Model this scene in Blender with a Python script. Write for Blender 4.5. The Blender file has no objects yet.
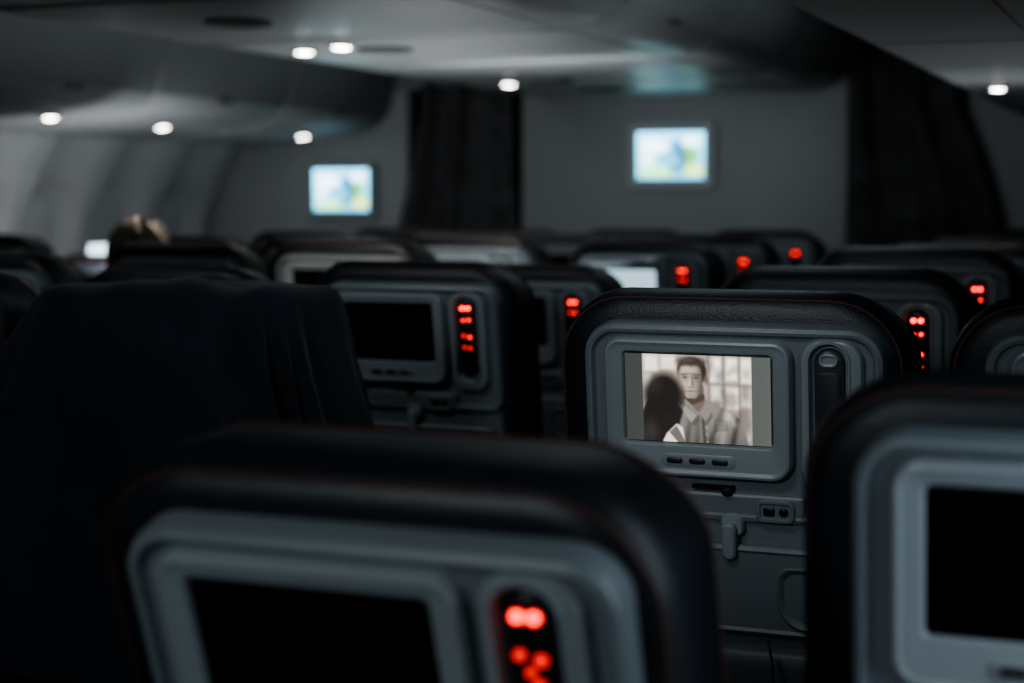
import bpy, bmesh, math, random
import numpy as np
from mathutils import Vector, Matrix
random.seed(4)
rng=np.random.RandomState(5)
C=bpy.context.scene.collection
try: bpy.context.scene.view_settings.look='AgX - Medium High Contrast'
except Exception: pass

# ------------------------------------------------------------ materials
def mat(name,col,rough=.5,spec=.5,noise=0.0,scale=20,bump=0.0,bscale=200,metal=0.0,emit=None,es=1.0,sheen=0):
    m=bpy.data.materials.new(name); m.use_nodes=True
    nt=m.node_tree; b=nt.nodes['Principled BSDF']
    b.inputs['Base Color'].default_value=(*col,1); b.inputs['Roughness'].default_value=rough
    b.inputs['Specular IOR Level'].default_value=spec; b.inputs['Metallic'].default_value=metal
    if sheen: b.inputs['Sheen Weight'].default_value=sheen
    if noise or bump:
        tc=nt.nodes.new('ShaderNodeTexCoord')
    if noise:
        n=nt.nodes.new('ShaderNodeTexNoise'); n.inputs['Scale'].default_value=scale; n.inputs['Detail'].default_value=4
        nt.links.new(tc.outputs['Object'],n.inputs['Vector'])
        r=nt.nodes.new('ShaderNodeValToRGB')
        r.color_ramp.elements[0].position=.3; r.color_ramp.elements[1].position=.7
        r.color_ramp.elements[0].color=(*[v*(1-noise) for v in col],1)
        r.color_ramp.elements[1].color=(*[min(1,v*(1+noise)) for v in col],1)
        nt.links.new(n.outputs['Fac'],r.inputs['Fac']); nt.links.new(r.outputs['Color'],b.inputs['Base Color'])
    if bump:
        n2=nt.nodes.new('ShaderNodeTexNoise'); n2.inputs['Scale'].default_value=bscale; n2.inputs['Detail'].default_value=3
        nt.links.new(tc.outputs['Object'],n2.inputs['Vector'])
        bp=nt.nodes.new('ShaderNodeBump'); bp.inputs['Strength'].default_value=bump; bp.inputs['Distance'].default_value=.002
        nt.links.new(n2.outputs['Fac'],bp.inputs['Height']); nt.links.new(bp.outputs['Normal'],b.inputs['Normal'])
    if emit:
        b.inputs['Emission Color'].default_value=(*emit,1); b.inputs['Emission Strength'].default_value=es
    return m
def paintmat(name,strength):
    m=bpy.data.materials.new(name); m.use_nodes=True; nt=m.node_tree; b=nt.nodes['Principled BSDF']
    a=nt.nodes.new('ShaderNodeVertexColor'); a.layer_name='Paint'
    b.inputs['Base Color'].default_value=(.01,.01,.01,1); b.inputs['Roughness'].default_value=.3
    nt.links.new(a.outputs['Color'],b.inputs['Emission Color']); b.inputs['Emission Strength'].default_value=strength
    return m
M_leather=mat('navy_leather',(.011,.0145,.019),.40,.5,.15,8,.35,350)
M_pipe=mat('rust_piping',(.085,.036,.027),.5)
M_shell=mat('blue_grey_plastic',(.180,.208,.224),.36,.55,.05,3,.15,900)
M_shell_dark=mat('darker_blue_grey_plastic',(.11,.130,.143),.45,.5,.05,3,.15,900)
M_bezel=mat('light_grey_plastic',(.275,.312,.328),.32,.55,.04,4)
M_frame=mat('pale_grey_frame',(.50,.52,.53),.45,.5,.04,4)
M_screen=mat('dark_glass',(.003,.003,.004),.3,.25)
M_black=mat('black_plastic',(.012,.012,.014),.4)
M_hand=mat('charcoal_plastic',(.050,.057,.062),.38)
M_key=mat('dark_grey_plastic',(.030,.034,.038),.4)
M_tray=mat('tray_plastic',(.165,.192,.206),.42,.5,.05,3,.15,900)
M_metal=mat('aluminium',(.35,.36,.38),.35,.5,metal=.9)
M_cable=mat('cable_rubber',(.008,.008,.009),.5)
M_red=mat('red_button_light',(.2,.01,.01),.4,emit=(1,.035,.02),es=7)
M_red2=mat('dim_red_button_light',(.2,.01,.01),.4,emit=(1,.025,.015),es=1.8)
M_red3=mat('mid_red_button_light',(.2,.01,.01),.4,emit=(1,.03,.018),es=3.6)
M_btn=mat('dark_button',(.03,.035,.04),.4)
M_pale=mat('pale_lit_screen',(.02,.02,.02),.3,emit=(.50,.70,.80),es=1.2)
M_wall=mat('cabin_lining',(.40,.41,.42),.5,.4,.04,2)
M_bulk=mat('bulkhead_laminate',(.34,.36,.365),.55,.4,.05,1.5)
M_bin=mat('bin_lining',(.36,.37,.37),.40,.5,.06,1.5)
M_binside=mat('side_bin_lining',(.34,.35,.355),.62,.35,.06,1.5)
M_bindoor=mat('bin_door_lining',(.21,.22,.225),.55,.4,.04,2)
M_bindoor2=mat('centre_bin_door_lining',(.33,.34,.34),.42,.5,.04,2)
M_ceil=mat('ceiling_lining',(.30,.31,.31),.5,.4,.04,2)
M_carpet=mat('carpet',(.02,.025,.04),.95,.1,.4,60,.8,400)
M_curtain=mat('curtain_cloth',(.085,.083,.086),.9,.1,.3,8,.3,300)
M_drape=mat('navy_blanket_cloth',(.0125,.0170,.026),.8,.2,.25,10,.5,300,sheen=.14)
M_lens=mat('lamp_lens',(.9,.9,.85),.3,emit=(1,.97,.88),es=34)
M_ring=mat('lamp_ring',(.25,.25,.25),.4)
M_vent=mat('vent_grey',(.085,.085,.085),.5)
M_glass=mat('daylit_window_pane',(.5,.6,.7),.3,emit=(.75,.9,1),es=3)
M_shade=mat('window_shade',(.40,.41,.42),.6,.3,.03,4)
M_skin=mat('skin',(.45,.26,.18),.5,.4,.05,30)
M_hair=mat('light_brown_hair',(.15,.11,.072),.5,.5,.7,45,.8,500)
M_sweat=mat('dark_sweater',(.015,.016,.02),.9,.2,.3,50,.6,400)
M_trous=mat('dark_trousers',(.01,.012,.02),.85,.2,.2,50,.4,400)

# ------------------------------------------------------------ mesh helpers
def new_obj(name,mesh,parent=None,kind=None,label=None,category=None,group=None):
    o=bpy.data.objects.new(name,mesh); C.objects.link(o)
    if parent: o.parent=parent
    if kind: o['kind']=kind
    if label: o['label']=label
    if category: o['category']=category
    if group: o['group']=group
    return o
def smooth(me,ang=40):
    me.polygons.foreach_set('use_smooth',[True]*len(me.polygons))
    try: me.set_sharp_from_angle(angle=math.radians(ang))
    except Exception: pass
def rr(x0,x1,z0,z1,rt,rb,n=8):
    w=min(x1-x0,z1-z0)/2-1e-5
    rt=max(.0008,min(rt,w)); rb=max(.0008,min(rb,w)); P=[]
    for cx,cz,r,a0 in ((x1-rt,z1-rt,rt,0),(x0+rt,z1-rt,rt,90),(x0+rb,z0+rb,rb,180),(x1-rb,z0+rb,rb,270)):
        for i in range(n+1):
            a=math.radians(a0+90*i/n); P.append((cx+r*math.cos(a),cz+r*math.sin(a)))
    return P
def add_stack(bm,rings,mi=0,cap=(True,True)):
    vs=[[bm.verts.new((x,y,z)) for x,z in P] for y,P in rings]
    n=len(vs[0])
    for a,b in zip(vs[:-1],vs[1:]):
        for i in range(n):
            j=(i+1)%n
            f=bm.faces.new((a[i],a[j],b[j],b[i])); f.material_index=mi
    if cap[0]: f=bm.faces.new(vs[0]); f.material_index=mi
    if cap[1]: f=bm.faces.new(vs[-1][::-1]); f.material_index=mi
def finish(bm,name,mats,ang=40):
    bmesh.ops.recalc_face_normals(bm,faces=bm.faces[:])
    me=bpy.data.meshes.new(name); bm.to_mesh(me); bm.free()
    for m in mats: me.materials.append(m)
    smooth(me,ang); return me
def inset_rings(box,layers):
    x0,x1,z0,z1,rt,rb=box
    return [(y,rr(x0+i,x1-i,z0+i,z1-i,rt-i,rb-i)) for y,i in layers]
def stack_mesh(name,box,layers,mats,ang=40):
    bm=bmesh.new(); add_stack(bm,inset_rings(box,layers)); return finish(bm,name,mats,ang)
def tube(bm,pts,r,seg=8,closed=False,mi=0):
    rings=[]; n=len(pts)
    for i,p in enumerate(pts):
        p=Vector(p); a=Vector(pts[(i-1)%n]) if (i>0 or closed) else p; b=Vector(pts[(i+1)%n]) if (i<n-1 or closed) else p
        t=(b-a).normalized(); u=t.cross(Vector((0,1,0.01))).normalized(); v=t.cross(u)
        rings.append([bm.verts.new(p+u*r*math.cos(2*math.pi*k/seg)+v*r*math.sin(2*math.pi*k/seg)) for k in range(seg)])
    m=n if closed else n-1
    for i in range(m):
        A=rings[i];B=rings[(i+1)%n]
        for k in range(seg):
            f=bm.faces.new((A[k],A[(k+1)%seg],B[(k+1)%seg],B[k])); f.material_index=mi
    if not closed:
        bm.faces.new(rings[0]); bm.faces.new(rings[-1][::-1])
def add_box(bm,x0,x1,y0,y1,z0,z1,bev=0,mi=0):
    r=bmesh.ops.create_cube(bm,size=1)
    for v in r['verts']:
        v.co=Vector(((x0+x1)/2+v.co.x*(x1-x0),(y0+y1)/2+v.co.y*(y1-y0),(z0+z1)/2+v.co.z*(z1-z0)))
    fs={f for v in r['verts'] for f in v.link_faces}
    for f in fs: f.material_index=mi
    if bev:
        es={e for v in r['verts'] for e in v.link_edges}
        bmesh.ops.bevel(bm,geom=list(es),offset=bev,segments=3,affect='EDGES',profile=.6)

# ------------------------------------------------------------ painted screens
def blend(img,mask,col): 
    img[:]=img*(1-mask[...,None])+np.array(col,float)*mask[...,None]
def ell(X,Y,cx,cy,rx,ry,soft=1.2,rot=0):
    a=math.radians(rot); dx=X-cx; dy=Y-cy
    u=dx*math.cos(a)+dy*math.sin(a); v=-dx*math.sin(a)+dy*math.cos(a)
    d=(np.sqrt((u/rx)**2+(v/ry)**2)-1)*min(rx,ry)
    return np.clip(.5-d/soft,0,1)
def blur(m,k):
    for _ in range(k):
        pad=((1,1),(1,1))+(((0,0),) if m.ndim==3 else ())
        p=np.pad(m,pad,mode='edge'); m=(p[1:-1,1:-1]*2+p[:-2,1:-1]+p[2:,1:-1]+p[1:-1,:-2]+p[1:-1,2:])/6
    return m
def poly(X,Y,P,soft=0):
    ins=np.zeros(X.shape,bool); n=len(P)
    for i in range(n):
        x1,y1=P[i]; x2,y2=P[(i+1)%n]
        c=((y1>Y)!=(y2>Y))&(X<(x2-x1)*(Y-y1)/((y2-y1) if y2!=y1 else 1e-9)+x1)
        ins^=c
    return blur(ins.astype(float),soft)
def paint_grid(name,x0,x1,z0,z1,y,img,m):
    H,W=img.shape[:2]
    xs=np.linspace(x0,x1,W); zs=np.linspace(z1,z0,H)
    XX,ZZ=np.meshgrid(xs,zs)
    co=np.stack([XX,np.full_like(XX,y),ZZ],-1).reshape(-1,3)
    idx=np.arange(H*W).reshape(H,W)
    F=np.stack([idx[:-1,:-1],idx[1:,:-1],idx[1:,1:],idx[:-1,1:]],-1).reshape(-1,4)
    me=bpy.data.meshes.new(name); me.from_pydata(co.tolist(),[],F.tolist())
    ca=me.color_attributes.new('Paint','FLOAT_COLOR','POINT')
    c=np.clip(img/255.0,0,1); lin=np.where(c<=.04045,c/12.92,((c+.055)/1.055)**2.4)
    buf=np.ones((H*W,4)); buf[:,:3]=lin.reshape(-1,3)
    ca.data.foreach_set('color',buf.ravel()); me.materials.append(m); me.update(); return me
def film_image():
    W,H=340,206
    X,Y=np.meshgrid(np.linspace(625,772,W),np.linspace(355,444,H))
    img=np.zeros((H,W,3)); img[:]=(62,65,63)
    img*= (1+.16*((X-700)/75))[...,None]
    inside=(X>643)&(X<753)
    p=np.zeros_like(img); p[:]=(150,138,126)
    p*= (1-.003*np.abs(Y-380))[...,None]
    for (a,b,c,d,v) in ((645,659,356,372,240),(662,677,356,370,228),(712,723,357,381,255),(728,739,357,379,255),(743,753,357,382,245),
                        (713,722,386,400,205),(729,740,387,408,255),(743,752,388,405,220),(742,752,412,440,160),(646,652,376,388,205)):
        blend(p,np.clip(np.minimum(np.minimum(X-a,b-X),np.minimum(Y-c,d-Y))/3.5+.5,0,1)*.9,(v,v*.96,v*.895))
    for cx,cy,rx,ry,v in ((733,399,6,9,74),(747,393,4,9,66),(721,375,4,7,78),(718,405,4,7,90),(745,421,7,14,74),(736,368,3,4,104),(713,366,3,8,84),(731,372,2,3,90),(748,372,3,5,96),(724,392,2,4,80)):
        blend(p,ell(X,Y,cx,cy,rx,ry,5)*.6,(v,v*.87,v*.79))
    for xx in (710.5,725.5,741): blend(p,np.clip(1-np.abs(X-xx)/1.6,0,1)*.8,(74,66,58))
    blend(p,np.clip(1-np.abs(Y-383.5)/1.4,0,1)*(X>708)*.6,(84,75,66))
    p=blur(p,16)
    sh=poly(X,Y,[(666,447),(672,428),(680,414),(690,405),(708,402),(721,406),(736,412),(745,423),(750,447)],5)
    blend(p,sh,(104,100,93))
    fold=np.zeros_like(X)
    for (x1,y1,x2,y2,wd,am) in ((711,444,724,409,3.5,-.30),(733,446,739,418,3.2,-.38),(686,446,692,416,3.2,-.25),(722,446,727,420,2.8,.22),(717,436,730,415,2.2,.18),(697,446,699,422,3,-.2),(728,412,736,424,3,.25)):
        t=np.clip(((X-x1)*(x2-x1)+(Y-y1)*(y2-y1))/((x2-x1)**2+(y2-y1)**2),0,1)
        dd=np.hypot(X-x1-t*(x2-x1),Y-y1-t*(y2-y1)); fold+=am*np.exp(-(dd/wd)**2)
    fold+= .16*np.exp(-((X-727)/9)**2-((Y-413)/8)**2)-.18*np.clip((Y-425)/20,0,1)
    p=p*(1+(fold*sh)[...,None])
    blend(p,poly(X,Y,[(702,412),(704.5,410),(707.5,447),(704,447)],3)*.65,(44,41,38))
    for k in range(4): blend(p,ell(X,Y,706.5+k*.5,420+k*7.5,.9,.9,1)*.6,(150,145,138))
    blend(p,poly(X,Y,[(715.5,419),(728.5,419),(729.5,431),(716.5,431)],2)*.35,(58,54,50))
    blend(p,poly(X,Y,[(717,420.5),(727.5,420.5),(728.5,430),(718,430)],2)*.5,(98,94,88))
    blend(p,poly(X,Y,[(684,386),(704.5,384),(707,403),(701,413),(687,406)],5),(92,78,68))
    blend(p,poly(X,Y,[(684,397),(706,394),(706,400),(694,405),(686,403)],6)*.6,(46,39,34))
    blend(p,poly(X,Y,[(680,407),(686,399),(699.5,414),(692,424)],4),(124,119,111))
    blend(p,poly(X,Y,[(700,414),(708.5,398),(716.5,404.5),(708,424)],4),(108,103,96))
    blend(p,poly(X,Y,[(686,402),(699,413),(697,416),(685,406)],3)*.35,(66,60,54))
    blend(p,poly(X,Y,[(691.5,424),(699.5,414),(701.5,418),(696,427)],3)*.45,(52,48,44)); blend(p,poly(X,Y,[(702,417),(706,422),(713,412),(714,416),(707,427)],3)*.45,(52,48,44))
    blend(p,ell(X,Y,693.6,372,14.8,14.4,3.4),(50,43,38))
    blend(p,ell(X,Y,708.0,379.5,2.1,4.3,2),(92,78,69))
    f=np.maximum(ell(X,Y,692.2,376.5,12.8,14.5,3),np.maximum(ell(X,Y,692.2,385,11.0,13.0,3),poly(X,Y,[(681,384),(704.3,383),(701.6,394),(697.2,398.5),(687.6,398.5),(683.2,393)],5)))
    lx=np.clip(1-((X-688)/18.5)**2,0,1); 
    tone=.52+.50*lx; tone-= .14*np.clip((Y-388)/12,0,1); tone*=np.where(X>697,1-.028*(X-697),1)
    face=np.stack([tone*152,tone*136,tone*122],-1)
    p=p*(1-f[...,None])+face*f[...,None]
    blend(p,ell(X,Y,688.5,369.5,6.5,2.8,5)*.4,(176,158,142)); blend(p,ell(X,Y,684.6,383.5,3.2,3.2,4)*.4,(170,151,134))
    blend(p,ell(X,Y,699,385,2.4,3.5,4)*.28,(140,121,106))
    blend(p,ell(X,Y,701.3,389,3.2,7,5)*.32,(56,47,41)); blend(p,ell(X,Y,683.8,391.5,2.4,5,4)*.32,(74,63,55))
    blend(p,ell(X,Y,692.8,361.2,13.2,4.4,3.6),(52,45,40)); blend(p,ell(X,Y,688,360.2,6,2,4)*.45,(92,82,73))
    for hx in (682.5,685.5,689,693,697,700.5): blend(p,ell(X,Y,hx,364.8+.8*math.sin(hx),1.5,2.0,2.4)*.5,(58,50,44))
    blend(p,ell(X,Y,680.6,367.5,1.8,5.0,2.8)*.6,(54,47,41)); blend(p,ell(X,Y,705.5,370,2.0,7.5,2.8)*.8,(42,36,32))
    for ex,br in ((686.3,-7),(697.6,6)):
        blend(p,ell(X,Y,ex,377.0,3.6,2.1,4)*.55,(62,52,45))
        blend(p,ell(X,Y,ex,374.2,3.8,.7,1.9,br)*.62,(42,35,31))
        blend(p,ell(X,Y,ex,377.9,1.5,.75,1.4)*.7,(28,24,22)); blend(p,ell(X,Y,ex-1.9,378,.7,.4,1)*.4,(150,136,124))
        blend(p,ell(X,Y,ex,381.2,2.8,.9,2.4)*.3,(78,66,58))
    blend(p,poly(X,Y,[(693,374),(694.6,377),(696,385.5),(693.2,387.6),(692.8,380)],5)*.5,(62,52,45))
    blend(p,ell(X,Y,691.2,382.5,.9,3.4,2.4)*.5,(182,164,147)); blend(p,ell(X,Y,690.9,386,1.3,1,1.6)*.4,(170,150,134))
    blend(p,ell(X,Y,692.2,387.8,2.7,.6,1.6)*.55,(52,43,38))
    blend(p,ell(X,Y,691.9,391.6,4.1,.7,1.6)*.65,(56,42,38)); blend(p,ell(X,Y,691.7,393.6,2.9,.8,2)*.3,(150,122,106))
    blend(p,ell(X,Y,691.8,395.3,2.4,.5,1.8)*.35,(66,55,48))
    p=blur(p,3)
    blend(p,poly(X,Y,[(636,426),(648,402),(672,398),(684,412),(679,428),(663,447),(636,447)],12),(33,29,28))
    blend(p,ell(X,Y,664,396.5,19.5,22.5,9,12),(31,27,26))
    blend(p,ell(X,Y,654,386,7,8,11)*.35,(62,56,52)); blend(p,ell(X,Y,681.5,401,3.6,8,5)*.7,(36,31,30))
    blend(p,ell(X,Y,650,435,8,11,9)*.45,(62,58,55))
    blend(p,poly(X,Y,[(661,447),(667,435),(677,425),(683,429),(686,447)],7),(204,195,180))
    blend(p,poly(X,Y,[(669,434),(677,427),(688,447),(680,447)],6)*.75,(50,46,44))
    p+=blur(rng.normal(0,4.0,p.shape[:2]),1)[...,None]
    g=p.mean(-1,keepdims=True); p=g+(p-g)*.75
    img=np.where(inside[...,None],p,img)
    return img
def bulk_image(seed):
    W,H=90,60
    X,Y=np.meshgrid(np.linspace(0,1,W),np.linspace(0,1,H))
    img=np.zeros((H,W,3)); img[:]=(120,195,225); img+= (-(Y-.2)*40)[...,None]
    for cx,cy,rx,ry,c in ((.25,.3,.2,.16,(225,245,250)),(.62,.34,.12,.2,(30,90,150)),(.45,.55,.16,.1,(60,130,175)),(.78,.5,.14,.2,(75,140,60)),
        (.85,.82,.14,.1,(190,210,40)),(.55,.8,.1,.1,(25,70,85)),(.3,.85,.25,.08,(160,220,100)),(.68,.6,.05,.2,(25,50,100)),(.15,.6,.1,.15,(200,230,235)),(.8,.2,.13,.1,(225,245,250))):
        blend(img,ell(X,Y,cx,cy,rx,ry,.08)*.9,c)
    return img
M_film=paintmat('film_picture',2.1); M_bpic=paintmat('cabin_monitor_picture',4.6)

# ------------------------------------------------------------ seat parts
P=[]
def crown(y,z):
    t=max(0,min(1,(z-.95)/.17)); return z-max(0,y-.05)*.24*t*t
ZT=1.149; XL=-.250
bm=bmesh.new()
add_stack(bm,inset_rings((XL,.230,.44,ZT,.100,.04),
    [(.008,.05),(.010,.026),(.016,.012),(.028,.003),(.045,0),(.08,0),(.11,.001),(.13,.004),(.148,.012),(.158,.028),(.162,.05),(.162,.055)]))
for v in bm.verts: v.co.z=crown(v.co.y,v.co.z)
P.append(('cushion','backrest_cushion',finish(bm,'cush',[M_leather],60),None,True,'dark navy leather cushion'))
bm=bmesh.new()
for yy,ins in ((.018,.009),(.132,.003)):
    pts=[(x,yy,crown(yy,z)) for x,z in rr(XL+ins,.230-ins,.44+ins,ZT-ins,.100-ins,.04)]
    tube(bm,pts,.0018,6,True)
P.append(('pipe','piping',finish(bm,'pipe',[M_pipe]),'cushion',True,'rust coloured seam piping'))
P.append(('headrest','headrest',stack_mesh('hr',(-.175,.175,.90,1.07,.06,.05),
    [(.14,.01),(.155,0),(.175,0),(.19,.01),(.195,.03)],[M_leather],60),None,True,None))
P.append(('shell','back_shell',stack_mesh('shell',(-.200,.205,.845,1.112,.046,.03),
    [(.03,0),(-.010,0),(-.018,.003),(-.021,.008),(-.020,.012),(-.013,.016),(-.012,.020),(-.012,.022)],[M_shell],35),None,True,None))
bm=bmesh.new()
add_stack(bm,inset_rings((-.192,.197,.44,.858,.02,.03),[(.03,0),(-.004,0),(-.010,.004),(-.012,.009),(-.012,.011)]))
add_stack(bm,inset_rings((-.10,.10,.846,.884,.004,.03),[(.0,0),(-.018,0),(-.020,.003),(-.020,.005)]))
P.append(('lower','lower_back_panel',finish(bm,'lower',[M_shell],35),None,True,None))
def R(y,b,i=0): return (y,rr(b[0]+i,b[1]-i,b[2]+i,b[3]-i,b[4]-i,b[5]-i))
ob=(-.168,.086,.905,1.094,.024,.028); ib=(-.143,.063,.949,1.076,.008,.008)
bm=bmesh.new(); add_stack(bm,[R(-.008,ob),R(-.024,ob),R(-.029,ob,.003),R(-.030,ob,.006),R(-.028,ob,.010),R(-.0275,ob,.012),
     R(-.0275,ib,-.002),R(-.0268,ib,0),R(-.022,ib,.003),R(-.022,ib,.004)])
add_stack(bm,inset_rings((-.092,.012,.920,.938,.009,.009),[(-.026,0),(-.0282,0),(-.0288,.0012)]))
P.append(('bezel','monitor',finish(bm,'bez',[M_bezel],35),None,True,'light grey seat-back monitor housing'))
P.append(('screen','screen',stack_mesh('scr',(-.140,.060,.952,1.073,.006,.006),[(-.021,0),(-.0232,0),(-.0235,.001)],[M_screen]),'bezel',True,'switched-off black screen'))
for i,cx in enumerate((-.072,-.041,-.010)):
    P.append(('mb%d'%i,'control_button',stack_mesh('mb',(cx-.011,cx+.011,.9250,.9330,.004,.004),[(-.027,0),(-.0300,0),(-.0308,.001)],[M_btn]),'bezel',True,'oval monitor button'))
oc=(.096,.178,.893,1.098,.030,.030); ic=(.110,.158,.911,1.091,.023,.023)
bm=bmesh.new(); add_stack(bm,[R(-.008,oc),R(-.018,oc),R(-.023,oc,.003),R(-.024,oc,.006),R(-.024,ic,-.005),R(-.0265,ic,-.0035),R(-.0265,ic,-.0015),R(-.0225,ic,0),R(-.0135,ic,.002),R(-.0135,ic,.004)])
P.append(('cradle','handset_cradle',finish(bm,'crad',[M_bezel],35),None,True,None))
def hs(m):
    bm=bmesh.new(); add_stack(bm,inset_rings((.1145,.1535,.920,1.085,.019,.019),[(-.013,0),(-.017,0),(-.0205,.003),(-.022,.008),(-.0222,.012)])); return finish(bm,'hs',[m],50)
hs_black=hs(M_black)
P.append(('handset','handset',hs(M_hand),'cradle',True,'charcoal wired remote handset'))
HX=.134
bm=bmesh.new()
add_stack(bm,[R(y,(HX-.012,HX+.012,1.062,1.079,.0075,.0075),i) for y,i in ((-.021,0),(-.0242,0),(-.0248,.0015),(-.0240,.0038),(-.0225,.0048))])
P.append(('hring','release_button',finish(bm,'hring',[M_bezel],40),'handset',True,'grey oval release button'))
P.append(('hscr','keypad',stack_mesh('hk',(HX-.0145,HX+.0145,.934,1.054,.008,.012),[(-.0215,0),(-.0232,0),(-.0235,.001)],[M_key]),'handset',True,'dark keypad face'))
def dot(dx,cz,r,m):
    cx=HX+dx
    return stack_mesh('dot',(cx-r,cx+r,cz-r*.85,cz+r*.85,r,r),[(-.0215,0),(-.0248,0),(-.0256,.001)],[m])
dmesh={'a':[dot(-.0062,1.066,.0047,M_red),dot(.0064,1.066,.0047,M_red)],
       'b':[dot(-.008,1.034,.0038,M_red2),dot(.008,1.031,.0042,M_red2),dot(-.001,1.020,.0032,M_red2),dot(.004,1.010,.0038,M_red2),dot(-.008,1.001,.0034,M_red2),dot(.007,.990,.0036,M_red2)],
       'c':[dot(-.0060,1.041,.0034,M_red3),dot(.0070,1.042,.0038,M_red3),dot(-.0065,1.009,.0036,M_red2),dot(.0070,1.006,.0038,M_red3),dot(-.0060,.985,.0030,M_red2),dot(.0066,.983,.0034,M_red2)],
       'd':[dot(-.0060,1.040,.0032,M_red3),dot(.0068,1.038,.0038,M_red3)]}
bm=bmesh.new()
add_stack(bm,inset_rings((-.180,.180,.690,.815,.014,.012),[(-.008,0),(-.022,0),(-.026,.003),(-.027,.006),(-.024,.010),(-.024,.012)]))
add_stack(bm,[(y,rr(.064+q,.146-q,.703+q,.790-q,.018,.040)) for y,q in ((-.02,0),(-.0282,0),(-.0305,.002),(-.0285,.005),(-.0238,.009))])
P.append(('tray','tray_table',finish(bm,'tray',[M_tray],35),None,True,'stowed grey folding tray table'))
bm=bmesh.new()
add_stack(bm,inset_rings((-.013,.019,.826,.858,.014,.010),[(-.008,0),(-.020,0),(-.024,.003)]))
add_stack(bm,inset_rings((-.008,.010,.796,.846,.008,.009),[(-.020,0),(-.033,0),(-.036,.003)]))
P.append(('latch','tray_latch',finish(bm,'latch',[M_bezel],40),None,True,None))
bm=bmesh.new(); add_stack(bm,inset_rings((.036,.088,.848,.880,.010,.010),[(-.010,0),(-.0225,0),(-.0245,.002),(-.0245,.005),(-.022,.007)]))
P.append(('jack','audio_jack_panel',finish(bm,'jack',[M_shell],40),None,True,None))
for i,(a,b,c,d,r) in enumerate(((.046,.061,.858,.870,.003),(.067,.079,.858,.870,.006))):
    P.append(('hole%d'%i,'socket',stack_mesh('hole',(a,b,c,d,r,r),[(-.021,0),(-.0236,0),(-.024,.0005)],[M_black]),'jack',True,None))
bm=bmesh.new(); add_stack(bm,inset_rings((-.052,.006,.889,.894,.002,.003),[(-.012,0),(-.021,0),(-.0222,.001)]))
add_stack(bm,inset_rings((-.010,.004,.882,.892,.004,.005),[(-.012,0),(-.025,0),(-.027,.002)]))
P.append(('hook','coat_hook',finish(bm,'hook',[M_black]),None,True,None))
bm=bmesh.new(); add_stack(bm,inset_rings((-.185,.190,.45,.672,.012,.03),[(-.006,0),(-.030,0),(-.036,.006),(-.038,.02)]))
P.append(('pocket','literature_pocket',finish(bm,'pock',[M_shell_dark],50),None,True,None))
bm=bmesh.new()
add_box(bm,-.225,.225,.12,.60,.34,.46,.035)
P.append(('base','seat_cushion',finish(bm,'base',[M_leather],60),None,False,None))
for s in (-1,1):
    bm=bmesh.new()
    add_box(bm,s*.24-.018,s*.24+.018,.17,.52,.615,.65,.012); add_box(bm,s*.24-.012,s*.24+.012,.17,.23,.40,.62,.004)
    P.append(('arm%d'%s,'armrest',finish(bm,'arm',[M_black],50),None,False,None))
    bm=bmesh.new(); tube(bm,[(s*.16,.50,.02),(s*.16,.46,.18),(s*.16,.44,.36)],.014); tube(bm,[(s*.16,.14,.02),(s*.16,.20,.18),(s*.16,.24,.36)],.014); add_box(bm,s*.16-.02,s*.16+.02,.08,.56,0,.022,.004)
    P.append(('leg%d'%s,'leg',finish(bm,'leg',[M_metal],50),None,False,None))

film_me=paint_grid('film',-.139,.059,.953,1.072,-.0243,film_image(),M_film)
pale_me=stack_mesh('pale',(-.132,.052,.958,1.067,.006,.006),[(-.0236,0),(-.0240,0),(-.0242,.001)],[M_pale])
PIV=.45
proto=None
def seat(X,Y,extra=0.0,lit='',screen='',label='',dz=0,grp='rows of airline seats'):
    global proto
    ang=math.radians(7+extra)
    Rm=Matrix.Translation((0,0,PIV+dz))@Matrix.Rotation(ang,4,'X')@Matrix.Translation((0,0,-PIV))
    root=bpy.data.objects.new('airline_seat',None); C.objects.link(root); root.empty_display_size=.1
    root.location=(X,Y+.55*math.sin(math.radians(7)),0)
    root['label']=label; root['category']='seat'; root['group']=grp
    objs={}
    src=proto
    for key,name,me,par,back,lab in P:
        if src is None: o=bpy.data.objects.new(name,me)
        else: o=src[key].copy(); o.name=name
        C.objects.link(o)
        if par: o.parent=objs[par]; o.matrix_parent_inverse=Matrix(); o.matrix_basis=Matrix()
        else:
            o.parent=root; o.matrix_parent_inverse=Matrix(); o.matrix_basis=Rm if back else Matrix()
        if lab: o['label']=lab
        objs[key]=o
    if proto is None: proto=objs
    elif lit: bpy.data.objects.remove(objs['hring']); bpy.data.objects.remove(objs['hscr']); objs['handset'].data=hs_black; objs['handset']['label']='black wired remote handset'
    for k in lit:
        for dm in dmesh[k]:
            o=bpy.data.objects.new('button_light',dm); C.objects.link(o); o.parent=objs['handset']; o['label']='glowing red handset button'
    if screen=='film':
        o=bpy.data.objects.new('film_picture',film_me); C.objects.link(o); o.parent=objs['bezel']; o['label']='grey film still of man facing a dark silhouetted head'
        objs['screen']['label']='lit screen'
    if screen=='pale':
        o=bpy.data.objects.new('screen_picture',pale_me); C.objects.link(o); o.parent=objs['bezel']; o['label']='pale blue-white lit picture'
        objs['screen']['label']='lit screen'
    return root
L0='navy leather airline seat with grey plastic back and black screen'
LR='navy leather airline seat, black screen, red lit handset buttons'
seat(-.036,2.19,0,'','',L0)
seat(-.562,2.19,0,'','film','upright navy leather airline seat with film playing on its screen')
seat(-.560,1.245,12,'ab','',"reclined navy leather airline seat, black screen, glowing red handset buttons",-.048)
seat(-.575,3.03,0,'ac','',LR); seat(-.570,3.87,0,'ac','',LR,.014)
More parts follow.
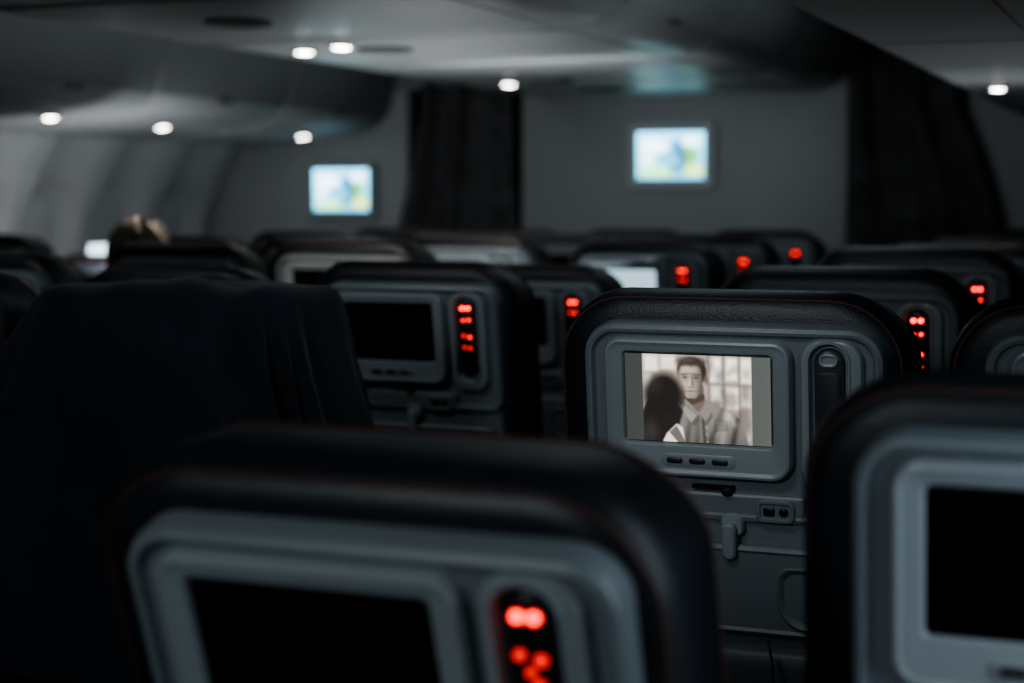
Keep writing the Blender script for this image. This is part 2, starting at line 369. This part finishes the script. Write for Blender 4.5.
for k in range(5,9): seat(-.58,2.19+.84*(k-2),0,'','',L0)
seat(-.046,1.36,0,'','',"upright airline seat with large blank black screen, grey frame",-.018)
seat(-.036,3.03,0,'','',L0)
seat(-1.565,2.39,0,'','','airline seat hidden beneath a dark navy blanket',-.055)
seat(-1.50,3.21,2,'ac','',LR,-.006)
seat(-1.570,4.05,2,'ad','',LR,-.042)
seat(-1.535,4.89,0,'ad','pale','navy airline seat with pale lit screen and red handset lights',.0)
seat(-1.56,5.73,0,'ad','',LR); seat(-1.57,6.57,-2,'a','',LR)
for k in range(2,8): seat(-2.10,2.37+.84*(k-2),(2,0,0,0,0,0)[k-2],'','',L0,.015 if k in (4,5) else (-.028 if k==3 else 0))
for k in range(3,8): seat(-2.63,2.37+.84*(k-2),0,'','',L0)
for k in range(4,8):
    seat(-3.16,2.37+.84*(k-2),20 if k==4 else 0,'','',L0,-.04 if k==4 else 0)
for k in range(5,8):
    e=28 if k>5 else 4
    seat(-4.05,2.5+.84*(k-2),e,'','',L0,-.06 if k>5 else 0); seat(-4.59,2.5+.84*(k-2),e,'','',L0,-.06 if k>5 else 0)

# ------------------------------------------------------------ blanket draped on seat
def blanket():
    bm=bmesh.new(); n=180; rows=[]
    cx,cy=-1.568,2.37
    zs=[(1.136,.12,.03),(1.135,.18,.065),(1.132,.222,.090),(1.125,.246,.112),(1.108,.257,.128),(1.075,.262,.138),(1.035,.267,.147),(.99,.273,.156),(.94,.281,.163),(.89,.291,.169),(.83,.302,.175),(.76,.314,.182),(.69,.324,.187),(.62,.332,.19),(.55,.340,.192),(.48,.346,.192)]
    for i,(z,w,t) in enumerate(zs):
        f=max(0,(1.12-z)); row=[]
        lean=-(z-.45)*math.tan(math.radians(7))
        for k in range(n):
            a=2*math.pi*k/n; c,s=math.cos(a),math.sin(a); e=.42
            x=w*math.copysign(abs(c)**e,c); y=t*math.copysign(abs(s)**e,s)
            if c<0: x*=1+.68*min(1,f*2.4)
            am=min(1,f*5)
            fo=am*(.009*math.sin(a*11+.8*math.sin(z*5))+.008*math.sin(a*19+z*7)+.012*math.sin(a*5+z*9))
            fo+=.004*math.sin(a*6+z*18)
            # hanging folds fanning diagonally from the top corners
            for (a0,wd,h) in ((5.66,.07,.026),(5.48,.05,-.012),(5.32,.07,.040),(5.08,.06,-.010),(4.86,.09,.036),(4.55,.07,-.010),(4.30,.09,.034),(4.02,.07,-.010),(3.80,.09,.030)):
                sk=.30*(1.1-z)*(1 if a0>4.7 else -1)
                fo+=am*h*math.exp(-((a-a0-sk)/wd)**2)
            L=math.hypot(x,y); x+=x/L*fo; y+=y/L*fo
            zz=z-(.02*math.sin(3*a) if i>=len(zs)-2 else 0)-(.14*max(0,-x-.12) if i<9 else 0)
            if i<7: zz+=.006*math.sin(x*24+1)+.005*math.sin(x*47+y*20)
            row.append(bm.verts.new((cx+x,cy+.085+.067+lean+y,zz)))
        rows.append(row)
    for A,B in zip(rows[:-1],rows[1:]):
        for k in range(n): bm.faces.new((A[k],A[(k+1)%n],B[(k+1)%n],B[k]))
    bm.faces.new(rows[0])
    me=finish(bm,'blanket',[M_drape],180)
    o=new_obj('blanket',me,None,None,'dark navy blanket draped over a seat back in folds','blanket')
    s=o.modifiers.new('sub','SUBSURF'); s.levels=1; s.render_levels=1
blanket()

bm=bmesh.new()
tube(bm,[(-.505,2.170,.69),(-.495,2.155,.665),(-.492,2.150,.64),(-.503,2.146,.60),(-.522,2.15,.55),(-.517,2.16,.48),(-.532,2.17,.42)],.0020,6)
new_obj('headphone_cable',finish(bm,'cable',[M_cable]),None,None,'thin black cable hanging down the seat pocket','cable')

# ------------------------------------------------------------ cabin shell
Y0,Y1=-1.6,8.0
CXc=-2.33
prof=[(0,-4.72),(.15,-4.86),(.4,-4.94),(.7,-4.96),(1.0,-4.95),(1.2,-4.91),(1.4,-4.83),(1.6,-4.70),(1.8,-4.50),(2.0,-4.25),(2.2,-3.95)]
def profx(z):
    for (a,xa),(b,xb) in zip(prof[:-1],prof[1:]):
        if z<=b: return xa+(xb-xa)*(z-a)/(b-a)
    return prof[-1][1]
WP=.533; WZ=1.10; PH=-.105
def side_wall(name,side):
    ys=np.arange(Y0,Y1+1e-6,.0333); zs=np.linspace(0,2.2,67)
    V=[];F=[]
    for y in ys:
        for z in zs:
            x=profx(z)
            u=((y-PH)/WP)%1-.5
            dx=abs(u)*WP/.175; dz=abs(z-WZ)/.225
            q=(dx**3+dz**3)**(1/3)
            t=min(1,max(0,(1.25-q)/.35)); t=t*t*(3-2*t)
            x-=.055*t
            x-=.06*(.5-.5*math.cos(2*math.pi*(u+.5)))*max(0,min(1,(z-.7)/.3))
            g=abs(abs(u)-.5)*WP
            if g<.02: x-=.012
            V.append((x if side<0 else 2*CXc-x,y,z))
    nz=len(zs)
    for i in range(len(ys)-1):
        for j in range(nz-1):
            a=i*nz+j; F.append((a,a+nz,a+nz+1,a+1))
    me=bpy.data.meshes.new(name); me.from_pydata(V,[],F); me.materials.append(M_wall); smooth(me,60)
    new_obj(name,me,None,'structure','curved light grey cabin side lining with window recesses')
side_wall('wall_left',-1); side_wall('wall_right',1)
wn=0
for side in (-1,1):
    for k in range(6,15):
        yc=PH+(k+.5)*WP
        if yc>7.85: continue
        wn+=1
        op=(side<0 and k in (13,))
        bm=bmesh.new()
        def sect(z0,z1,depth,mi):
            ring=rr(yc-.118,yc+.118,z0,z1,.06 if z1>WZ+.1 else .01,.06 if z0<WZ-.15 else .006)
            vs=[]
            for off in (0,.006):
                row=[]
                for (yy,zz) in ring:
                    x=profx(zz)-.10-depth+off
                    row.append(bm.verts.new((x if side<0 else 2*CXc-x,yy,zz)))
                vs.append(row)
            n=len(vs[0])
            for i in range(n): 
                f=bm.faces.new((vs[0][i],vs[0][(i+1)%n],vs[1][(i+1)%n],vs[1][i])); f.material_index=mi
            f=bm.faces.new(vs[1]); f.material_index=mi
        if op: sect(WZ-.17,WZ-.05,-.004,1)
        sect(WZ-.17 if not op else WZ-.052,WZ+.17,-.006,0)
        me=finish(bm,'win',[M_shade,M_glass])
        new_obj('window_%d'%wn,me,None,'structure','cabin window with shade partly raised, daylight below' if op else 'cabin window with closed grey shade')
def slab(name,x0,x1,y0,y1,z0,z1,m,label,bev=0):
    bm=bmesh.new(); add_box(bm,x0,x1,y0,y1,z0,z1,bev)
    return new_obj(name,finish(bm,name,[m]),None,'structure',label)
slab('floor',-5.1,.45,Y0,9.6,-.05,0,M_carpet,'dark blue carpeted cabin floor')
slab('ceiling',-4.4,-.26,Y0,9.6,2.2,2.25,M_ceil,'grey cabin ceiling lining')
slab('wall_back',-5.1,.45,Y0-.05,Y0,0,2.2,M_wall,'plain grey cabin end wall')
slab('wall_end',-5.1,.45,9.55,9.6,0,2.2,M_black,'dark wall beyond the curtains')
slab('wall_front',-3.15,-1.51,8.0,8.10,0,2.2,M_bulk,'grey laminate bulkhead with mounted monitor',.012)
slab('wall_front_left',-5.1,-3.78,8.0,8.10,0,2.2,M_bulk,'grey laminate bulkhead beside window',.012)
slab('wall_front_right',-.97,.45,8.0,8.10,0,2.2,M_bulk,'grey laminate bulkhead beside window',.012)
slab('trim_1',-3.86,-3.13,7.99,8.08,1.83,2.2,M_bindoor,'header above aisle opening')
slab('trim_2',-1.53,-.95,8.0,8.08,2.08,2.2,M_bulk,'header above aisle opening')
# ------------------------------------------------------------ overhead bins
def arc(cx,cz,r,a0,a1,n=7): return [(cx+r*math.cos(math.radians(a0+(a1-a0)*i/n)),cz+r*math.sin(math.radians(a0+(a1-a0)*i/n))) for i in range(n+1)]
def ext(profile,y0,y1,name,m,bev=.004):
    bm=bmesh.new()
    cx=sum(p[0] for p in profile)/len(profile); cz=sum(p[1] for p in profile)/len(profile)
    def sc(i): 
        return [(x+(cx-x)*i,z+(cz-z)*i) for x,z in profile]
    add_stack(bm,[(y0,sc(.012)),(y0+bev,sc(0)),(y1-bev,sc(0)),(y1,sc(.012))])
    return finish(bm,name,[m],45)
ZB=1.60
mir=lambda p:[(2*CXc-x,z) for x,z in p]
right_prof=mir([(-4.62,ZB),(-4.10,ZB)]+arc(-4.08,ZB+.10,.10,270,345)+[(-3.94,1.84)]+arc(-4.05,2.0,.12,0,80)+[(-4.15,2.15),(-4.28,2.05),(-4.5,1.83)])
rd=[(-3.990,ZB+.07),(-3.975,ZB+.13),(-3.950,1.78),(-3.932,1.86),(-3.925,1.95),(-3.935,2.03)]
right_door=mir(rd+[(x-.02,z) for x,z in rd[::-1]])
S=.07
ua=[(-4.70,1.555),(-4.55,1.568),(-4.38,1.583),(-4.20,1.602),(-4.08+S*.5,1.620)]
ub=[(-4.02+S,1.650),(-3.975+S,1.690),(-3.950+S,1.745),(-3.930+S,1.82),(-3.915+S,1.90),(-3.905+S,1.98),(-3.90+S,2.06),(-3.94+S,2.14),(-4.0+S,2.18)]
left_prof=ua+ub+[(-4.12,2.17),(-4.28,2.03),(-4.45,1.87),(-4.60,1.72)]
ld=[(-3.967+S,1.696),(-3.942+S,1.748),(-3.922+S,1.822),(-3.907+S,1.90),(-3.897+S,1.98),(-3.892+S,2.06)]
left_door=ld+[(x-.02,z) for x,z in ld[::-1]]
left_panel=[(-4.34,1.580),(-4.20,1.595),(-4.08,1.610),(-4.08,1.625),(-4.20,1.610),(-4.34,1.595)]
right_panel=[(2*CXc+4.34,ZB-.004),(2*CXc+4.02,ZB-.004),(2*CXc+4.02,ZB+.004),(2*CXc+4.34,ZB+.004)]
UL=1.06
for side in (-1,1):
    for k in range(9):
        y1=(7.985 if side<0 else 7.89)-k*UL; y0=y1-UL+(.020 if side<0 else .004)
        if y0<Y0: continue
        pf,dp,pp=(left_prof,left_door,left_panel) if side<0 else (right_prof,right_door,right_panel)
        mb=M_binside if side<0 else M_bin
        o=new_obj('overhead_bin',ext(pf,y0,y1,'bin',mb,.004 if side<0 else .001),None,None,'grey overhead luggage bin along the cabin side','overhead bin','side overhead bins')
        d=new_obj('door',ext(dp,y0+.004,y1-.004,'bdoor',M_bindoor),o)
        xm,zm=(-3.972+S,1.692) if side<0 else (2*CXc+3.985,1.675)
        bm=bmesh.new(); add_box(bm,xm-.012,xm+.012,(y0+y1)/2-.05,(y0+y1)/2+.05,zm-.01,zm+.01,.004)
        new_obj('handle',finish(bm,'h',[M_vent]),d)
        new_obj('service_panel',ext(pp,y0+(.1 if side<0 else .01),y1-(.1 if side<0 else .01),'sp',mb),o)
ZC=1.77
hs_=[(-1.70,ZC),(-1.640,ZC+.006),(-1.590,ZC+.026),(-1.545,ZC+.060),(-1.505,ZC+.110),(-1.475,ZC+.170),(-1.455,ZC+.240),(-1.450,ZC+.310),(-1.470,ZC+.370),(-1.52,ZC+.41)]
pc=hs_+[(2*CXc-x,z) for x,z in hs_[::-1]]
qd=[(-1.533,ZC+.066),(-1.496,ZC+.114),(-1.466,ZC+.172),(-1.446,ZC+.242),(-1.441,ZC+.310),(-1.458,ZC+.362)]
for k in range(9):
    y1=7.89-k*UL; y0=y1-UL+.008
    if y0<Y0: continue
    o=new_obj('overhead_bin',ext(pc,y0,y1,'cbin',M_bin),None,None,'wide grey overhead bin above the middle seats','overhead bin','centre overhead bins')
    for s in (1,-1):
        q=qd+[(x-.022,z) for x,z in qd[::-1]]
        if s<0: q=mir(q)
        d=new_obj('door',ext(q,y0+.004,y1-.004,'cdoor',M_bindoor2),o)
        xm=-1.543 if s>0 else 2*CXc+1.543
        bm=bmesh.new(); add_box(bm,xm-.012,xm+.012,(y0+y1)/2-.05,(y0+y1)/2+.05,ZC+.052,ZC+.068,.004); new_obj('handle',finish(bm,'h',[M_vent]),d)
    bm=bmesh.new(); add_box(bm,-2.93,-1.73,y0+.05,y1-.05,ZC-.004,ZC+.004,.002); new_obj('service_panel',finish(bm,'sp',[M_bin]),o)
    vx=-2.50; vy={1:6.68,2:5.12,3:4.19}.get(k,y0+.5)
    bm=bmesh.new()
    pts=[(math.cos(t),math.sin(t)) for t in [j*2*math.pi/32 for j in range(32)]]
    vs=[[bm.verts.new((vx+a*r,vy+b*r,ZC-.004-hh)) for a,b in pts] for r,hh in ((.095,0),(.092,.010),(.080,.010),(.066,.002))]
    for A,B in zip(vs[:-1],vs[1:]):
        for j in range(32): bm.faces.new((A[j],A[(j+1)%32],B[(j+1)%32],B[j]))
    bm.faces.new(vs[-1])
    new_obj('air_vent',finish(bm,'vent',[M_vent]),o)
def reading(x,y,z,r=.030,tilt=0,h=1):
    bm=bmesh.new()
    pts=[(math.cos(t),math.sin(t)) for t in [j*2*math.pi/24 for j in range(24)]]
    def lathe(pr):
        vs=[[bm.verts.new((a*rad,b*rad,hh*h)) for a,b in pts] for rad,hh in pr]
        for A,B in zip(vs[:-1],vs[1:]):
            for j in range(24): bm.faces.new((A[j],A[(j+1)%24],B[(j+1)%24],B[j]))
        bm.faces.new(vs[0]); bm.faces.new(vs[-1])
    lathe([(r+.014,0),(r+.013,-.006),(r+.002,-.008),(r,-.003)])
    o=new_obj('reading_light',finish(bm,'rl',[M_ring]),None,None,'small round lit reading light under the overhead bin','lamp','reading lights')
    bm=bmesh.new(); lathe([(r,-.003),(r*.93,-.006),(r*.7,-.0095),(r*.35,-.0115)])
    new_obj('lens',finish(bm,'lens',[M_lens]),o); o.location=(x,y,z); o.rotation_euler=(0,-tilt,0)
RL=[(-2.775,5.07,ZC-.005,0,.032,1),(-2.573,4.95,ZC-.005,0,.032,1),(-2.735,6.80,ZC-.005,0,.030,1),(-4.20,7.65,1.592,.1,.028,1),(-4.21,6.40,1.590,.1,.028,1),(-4.165,5.55,1.593,.1,.028,1),(-.540,5.15,ZB-.005,0,.022,1)]
for x,y,z,t,r,h in RL: reading(x,y,z,r,t,h)

# ------------------------------------------------------------ curtains
def curtain(xa,xb,top,sr,sl,label,folds,ph):
    bm=bmesh.new(); n=120; m=30; rows=[]
    for j in range(m+1):
        z=.04+(top-.04)*j/m; row=[]
        t2=min(1,max(0,(z-1.10)/.62))
        xe=xb-sr*t2**1.4; xs=xa+sl*t2
        for i in range(n+1):
            t=i/n; x=xs+(xe-xs)*t
            w=t+.05*math.sin(t*9+ph)+.02*math.sin(z*3+t*4)
            y=7.940+.038*math.sin(w*folds*2*math.pi+ph)*(.65+.35*math.sin(t*5+ph))+.014*math.sin(w*folds*4.7+z*1.5)
            row.append(bm.verts.new((x,y,z)))
        rows.append(row)
    for A,B in zip(rows[:-1],rows[1:]):
        for i in range(n): bm.faces.new((A[i],A[i+1],B[i+1],B[i]))
    o=new_obj('curtain',finish(bm,'curtain',[M_curtain],180),None,None,label,'curtain','aisle curtains')
    md=o.modifiers.new('s','SOLIDIFY'); md.thickness=.003
    bm=bmesh.new(); tube(bm,[(xa-.01+sl,7.965,top+.01),((xa+xb)/2,7.965,top+.01),(xb+.01-sr,7.965,top+.01)],.009); new_obj('rail',finish(bm,'rail',[M_metal]),o)
curtain(-3.83,-3.16,1.84,.02,.14,'dark cloth curtain closed across the aisle',4.2,.7)
curtain(-1.50,-.78,2.06,.21,.0,'dark gathered cloth curtain hanging in the aisle',5,2.1)

# ------------------------------------------------------------ bulkhead monitors
def monitor(x,z,w,h,seed,fw,label,m):
    o=new_obj('wall_monitor',stack_mesh('wm',(x-w/2-fw,x+w/2+fw,z-h/2-fw,z+h/2+fw,.02,.02),[(8.0,0),(7.965,0),(7.96,.004),(7.96,fw-.006),(7.965,fw-.002),(7.965,fw)],[m],35),None,None,label,'monitor','bulkhead monitors')
    new_obj('screen',paint_grid('bp',x-w/2,x+w/2,z-h/2,z+h/2,7.962,bulk_image(seed),M_bpic),o)
monitor(-2.36,1.482,.335,.222,3,.050,'lit wall monitor on the grey bulkhead',M_frame)
monitor(-4.15,1.32,.320,.215,8,.040,'lit wall monitor on the side bulkhead',M_bezel)

# ------------------------------------------------------------ person
def skinmesh(nodes,edges,name,m,sub=2,root=0):
    me=bpy.data.meshes.new(name); me.from_pydata([n[0] for n in nodes],edges,[])
    o=bpy.data.objects.new(name,me); C.objects.link(o)
    sk=o.modifiers.new('skin','SKIN'); sk.use_smooth_shade=True
    for i,n in enumerate(nodes):
        r=n[1]; r=(r,r) if not isinstance(r,tuple) else r
        me.skin_vertices[0].data[i].radius=r; me.skin_vertices[0].data[i].use_root=(i==root)
    sb=o.modifiers.new('sub','SUBSURF'); sb.levels=sub; sb.render_levels=sub
    dg=bpy.context.evaluated_depsgraph_get(); dg.update()
    m2=bpy.data.meshes.new_from_object(o.evaluated_get(dg)); bpy.data.objects.remove(o)
    m2.materials.clear(); m2.materials.append(m); smooth(m2,180); return m2
def person():
    bx,by=-3.15,4.44
    N=[];E=[]
    def add(p,r,par=None):
        N.append(((bx+p[0],by+p[1],p[2]),r)); 
        if par is not None: E.append((par,len(N)-1))
        return len(N)-1
    pel=add((0,0,.575),(.15,.11)); w=add((.02,-.02,.70),(.135,.10),pel); ch=add((.05,-.03,.86),(.150,.11),w); up=add((.08,-.02,.95),(.14,.085),ch)
    nk=add((.11,0,1.005),.052,up); hb=add((.125,.01,1.04),.068,nk); hm=add((.13,.015,1.10),(.078,.092),hb); ht=add((.132,.012,1.155),(.06,.07),hm)
    for s in (-1,1):
        hip=add((s*.09,.05,.545),.078,pel); kn=add((s*.11,.38,.53),.058,hip); an=add((s*.11,.33,.12),.042,kn); ft=add((s*.11,.43,.05),.035,an)
        sh=add((s*.17+.07,-.01,.945),.055,up); el=add((s*.17+.03,.10,.70),.042,sh); wr=add((s*.11,.26,.64),.026,el); pa=add((s*.10,.32,.625),(.034,.018),wr)
        for f,(dx,l) in enumerate(((-.03,.055),(-.010,.07),(.010,.065),(.028,.05))):
            a=add((s*.10+dx,.345,.62),.0095,pa); b=add((s*.10+dx*1.1,.345+l*.6,.612),.009,a); add((s*.10+dx*1.1,.345+l,.598),.008,b)
        a=add((s*.10-s*.036,.30,.62),.011,pa); add((s*.10-s*.05,.335,.612),.009,a)
    me=skinmesh(N,E,'person',M_skin)
    hc=Vector((bx+.13,by+.015,1.10))
    for v in me.vertices:
        d=v.co-hc
        if d.length<.16 and v.co.z>1.03:
            if d.y>.05:
                v.co.y+=.022*math.exp(-((d.x/.013)**2+((d.z+.008)/.02)**2))
                v.co.y-=.008*math.exp(-(((abs(d.x)-.03)/.013)**2+((d.z-.012)/.012)**2))
                v.co.y+=.006*math.exp(-((d.x/.025)**2+((d.z+.045)/.008)**2))
            v.co.x+=math.copysign(.014,d.x)*math.exp(-(((d.y)/.016)**2+((d.z+.0)/.024)**2))*(abs(d.x)>.05)
    o=new_obj('person',me,None,None,'seated person in dark sweater, light brown hair, facing forward','person')
    bm=bmesh.new(); bmesh.ops.create_uvsphere(bm,u_segments=56,v_segments=36,radius=1)
    for v in list(bm.verts):
        if v.co.y>.35 and v.co.z<.25: bm.verts.remove(v)
    for v in bm.verts:
        a=math.atan2(v.co.y,v.co.x)
        n=1+.04*math.sin(a*9+v.co.z*6)+.035*math.sin(a*17+v.co.z*11)+.03*math.sin(v.co.x*13+v.co.z*8)
        v.co=Vector((hc.x+v.co.x*.088*n,hc.y-.006+v.co.y*.102*n,hc.z+.016+v.co.z*.096*n-(.03 if v.co.z<-.3 else 0)))
    new_obj('hair',finish(bm,'hair',[M_hair],180),o)
    def sub(idx,grow,name,m,label):
        mp={i:k for k,i in enumerate(idx)}
        nn=[(N[i][0],tuple(q+grow for q in (N[i][1] if isinstance(N[i][1],tuple) else (N[i][1],)*2))) for i in idx]
        ee=[(mp[a],mp[b]) for a,b in E if a in mp and b in mp]
        q=new_obj(name,skinmesh(nn,ee,name,m),o); q['label']=label
    per=(len(N)-8)//2
    s0,s1=8,8+per
    sub([pel,w,ch,up,s0+4,s0+5,s0+6,s1+4,s1+5,s1+6],.013,'sweater',M_sweat,'dark knitted sweater')
    sub([pel,s0,s0+1,s0+2,s1,s1+1,s1+2],.012,'trousers',M_trous,'dark trousers')
    sub([s0+2,s0+3],.008,'shoe',M_black,'black shoe'); sub([s1+2,s1+3],.008,'shoe',M_black,'black shoe')
person()

# ------------------------------------------------------------ lights
def area(x,y,z,sx,sy,e,col,target):
    l=bpy.data.lights.new('a','AREA'); l.shape='RECTANGLE'; l.size=sx; l.size_y=sy; l.energy=e; l.color=col
    o=bpy.data.objects.new('cabin_fill',l); C.objects.link(o); o.location=(x,y,z)  # unseen area fill, no cabin fixture modelled for it
    o.rotation_euler=(Vector(target)-Vector((x,y,z))).to_track_quat('-Z','Y').to_euler(); return o
def spot(x,y,z,e,col,target,ang=60,soft=.03):
    l=bpy.data.lights.new('s','SPOT'); l.energy=e; l.color=col; l.spot_size=math.radians(ang); l.spot_blend=.9; l.shadow_soft_size=soft
    o=bpy.data.objects.new('added_spot',l); C.objects.link(o); o.location=(x,y,z)  # spot without a fixture of its own, mostly added to brighten seat backs
    o.rotation_euler=(Vector(target)-Vector((x,y,z))).to_track_quat('-Z','Y').to_euler()
area(-1.05,-1.2,2.1,.5,.8,29,(.84,.94,1),(-.9,2.4,.9))
area(-1.0,4.5,2.15,.25,4,4,(.78,.91,1),(-1.0,4.5,0))
area(-.95,4.8,1.20,.4,3,4.0,(.88,.95,1),(-1.15,4.8,2.2))  # added uplight for the right aisle ceiling and bin sides
area(-3.5,5.5,2.15,.25,4,2.4,(.86,.95,1),(-3.5,5.5,0))
area(-2.5,5.5,1.22,.7,1.2,5.5,(.92,.97,1),(-2.5,5.6,2.2))  # added uplight at seat height, brightens the centre bin undersides
area(-3.9,5.6,1.15,.2,.3,5.5,(.93,.97,1),(-4.95,6.9,1.18))  # added fill grazing the left wall recesses
area(-4.2,6.5,1.15,.3,2.0,.8,(.95,.98,1),(-4.2,6.5,2.2))  # added uplight below the left bins
area(-2.2,5.6,1.6,.8,.2,2.0,(.88,.96,1),(-1.9,8.0,1.45))  # added wash on the front bulkhead
spot(-2.1,6.2,1.72,11,(.86,.95,1),(-2.2,8.0,1.42),56,.15)  # added to lighten the bulkhead around its monitor
area(.20,1.15,1.15,.3,.7,1.9,(.75,.88,1),(-.5,1.35,1.02))  # added side fill, sheen on right edges of the near seats
spot(-.75,1.35,1.75,8,(.88,.96,1),(-.53,2.15,.93),46,.08)  # added to brighten the back of the film seat
spot(-.32,.55,1.75,3.2,(.88,.96,1),(-.02,1.33,.93),50,.08)  # added to brighten the near right seat back
spot(-1.75,2.35,1.70,7,(.88,.96,1),(-1.48,3.2,.92),44,.06)  # added to brighten a seat back across the aisle
spot(-1.78,3.25,1.70,4,(.88,.96,1),(-1.55,4.05,.95),40,.06)  # added for the seat back one row further on
spot(-1.02,1.9,1.90,7,(.82,.91,1),(-1.50,2.4,.9),50,.04)  # added from the aisle side to bring out the blanket folds
spot(-2.96,5.10,1.74,34,(1,.90,.74),(-3.01,4.48,1.17),30)
spot(-2.10,3.35,1.72,22,(1,.94,.84),(-2.10,4.05,1.07),34)
spot(-2.10,4.2,1.72,18,(1,.94,.84),(-2.10,4.89,1.07),34)
spot(-2.10,2.50,1.72,12,(.95,.97,1),(-2.10,3.21,1.07),34)  # added to make this middle seat back paler
spot(-2.20,1.55,1.72,6,(.9,.96,1),(-2.10,2.37,1.0),40)  # added for the seat back at the far left
spot(-2.63,2.45,1.72,6,(.9,.96,1),(-2.63,3.21,1.05),34)  # added for the next far left seat back
w=bpy.data.worlds.new('World'); bpy.context.scene.world=w; w.use_nodes=True
w.node_tree.nodes['Background'].inputs[0].default_value=(.5,.7,1,1); w.node_tree.nodes['Background'].inputs[1].default_value=.01

# ------------------------------------------------------------ camera
cam=bpy.data.cameras.new('cam'); co=bpy.data.objects.new('camera',cam); C.objects.link(co)
cam.lens=59.77; cam.sensor_width=36
co.location=(0,0,1.268)
th=math.radians(21.8); pt=math.radians(4.76)
fwd=Vector((-math.sin(th)*math.cos(pt),math.cos(th)*math.cos(pt),-math.sin(pt)))
co.rotation_euler=fwd.to_track_quat('-Z','Y').to_euler()
cam.dof.use_dof=True; cam.dof.focus_distance=2.23; cam.dof.aperture_fstop=2.8
cam.clip_start=.05
bpy.context.scene.camera=co
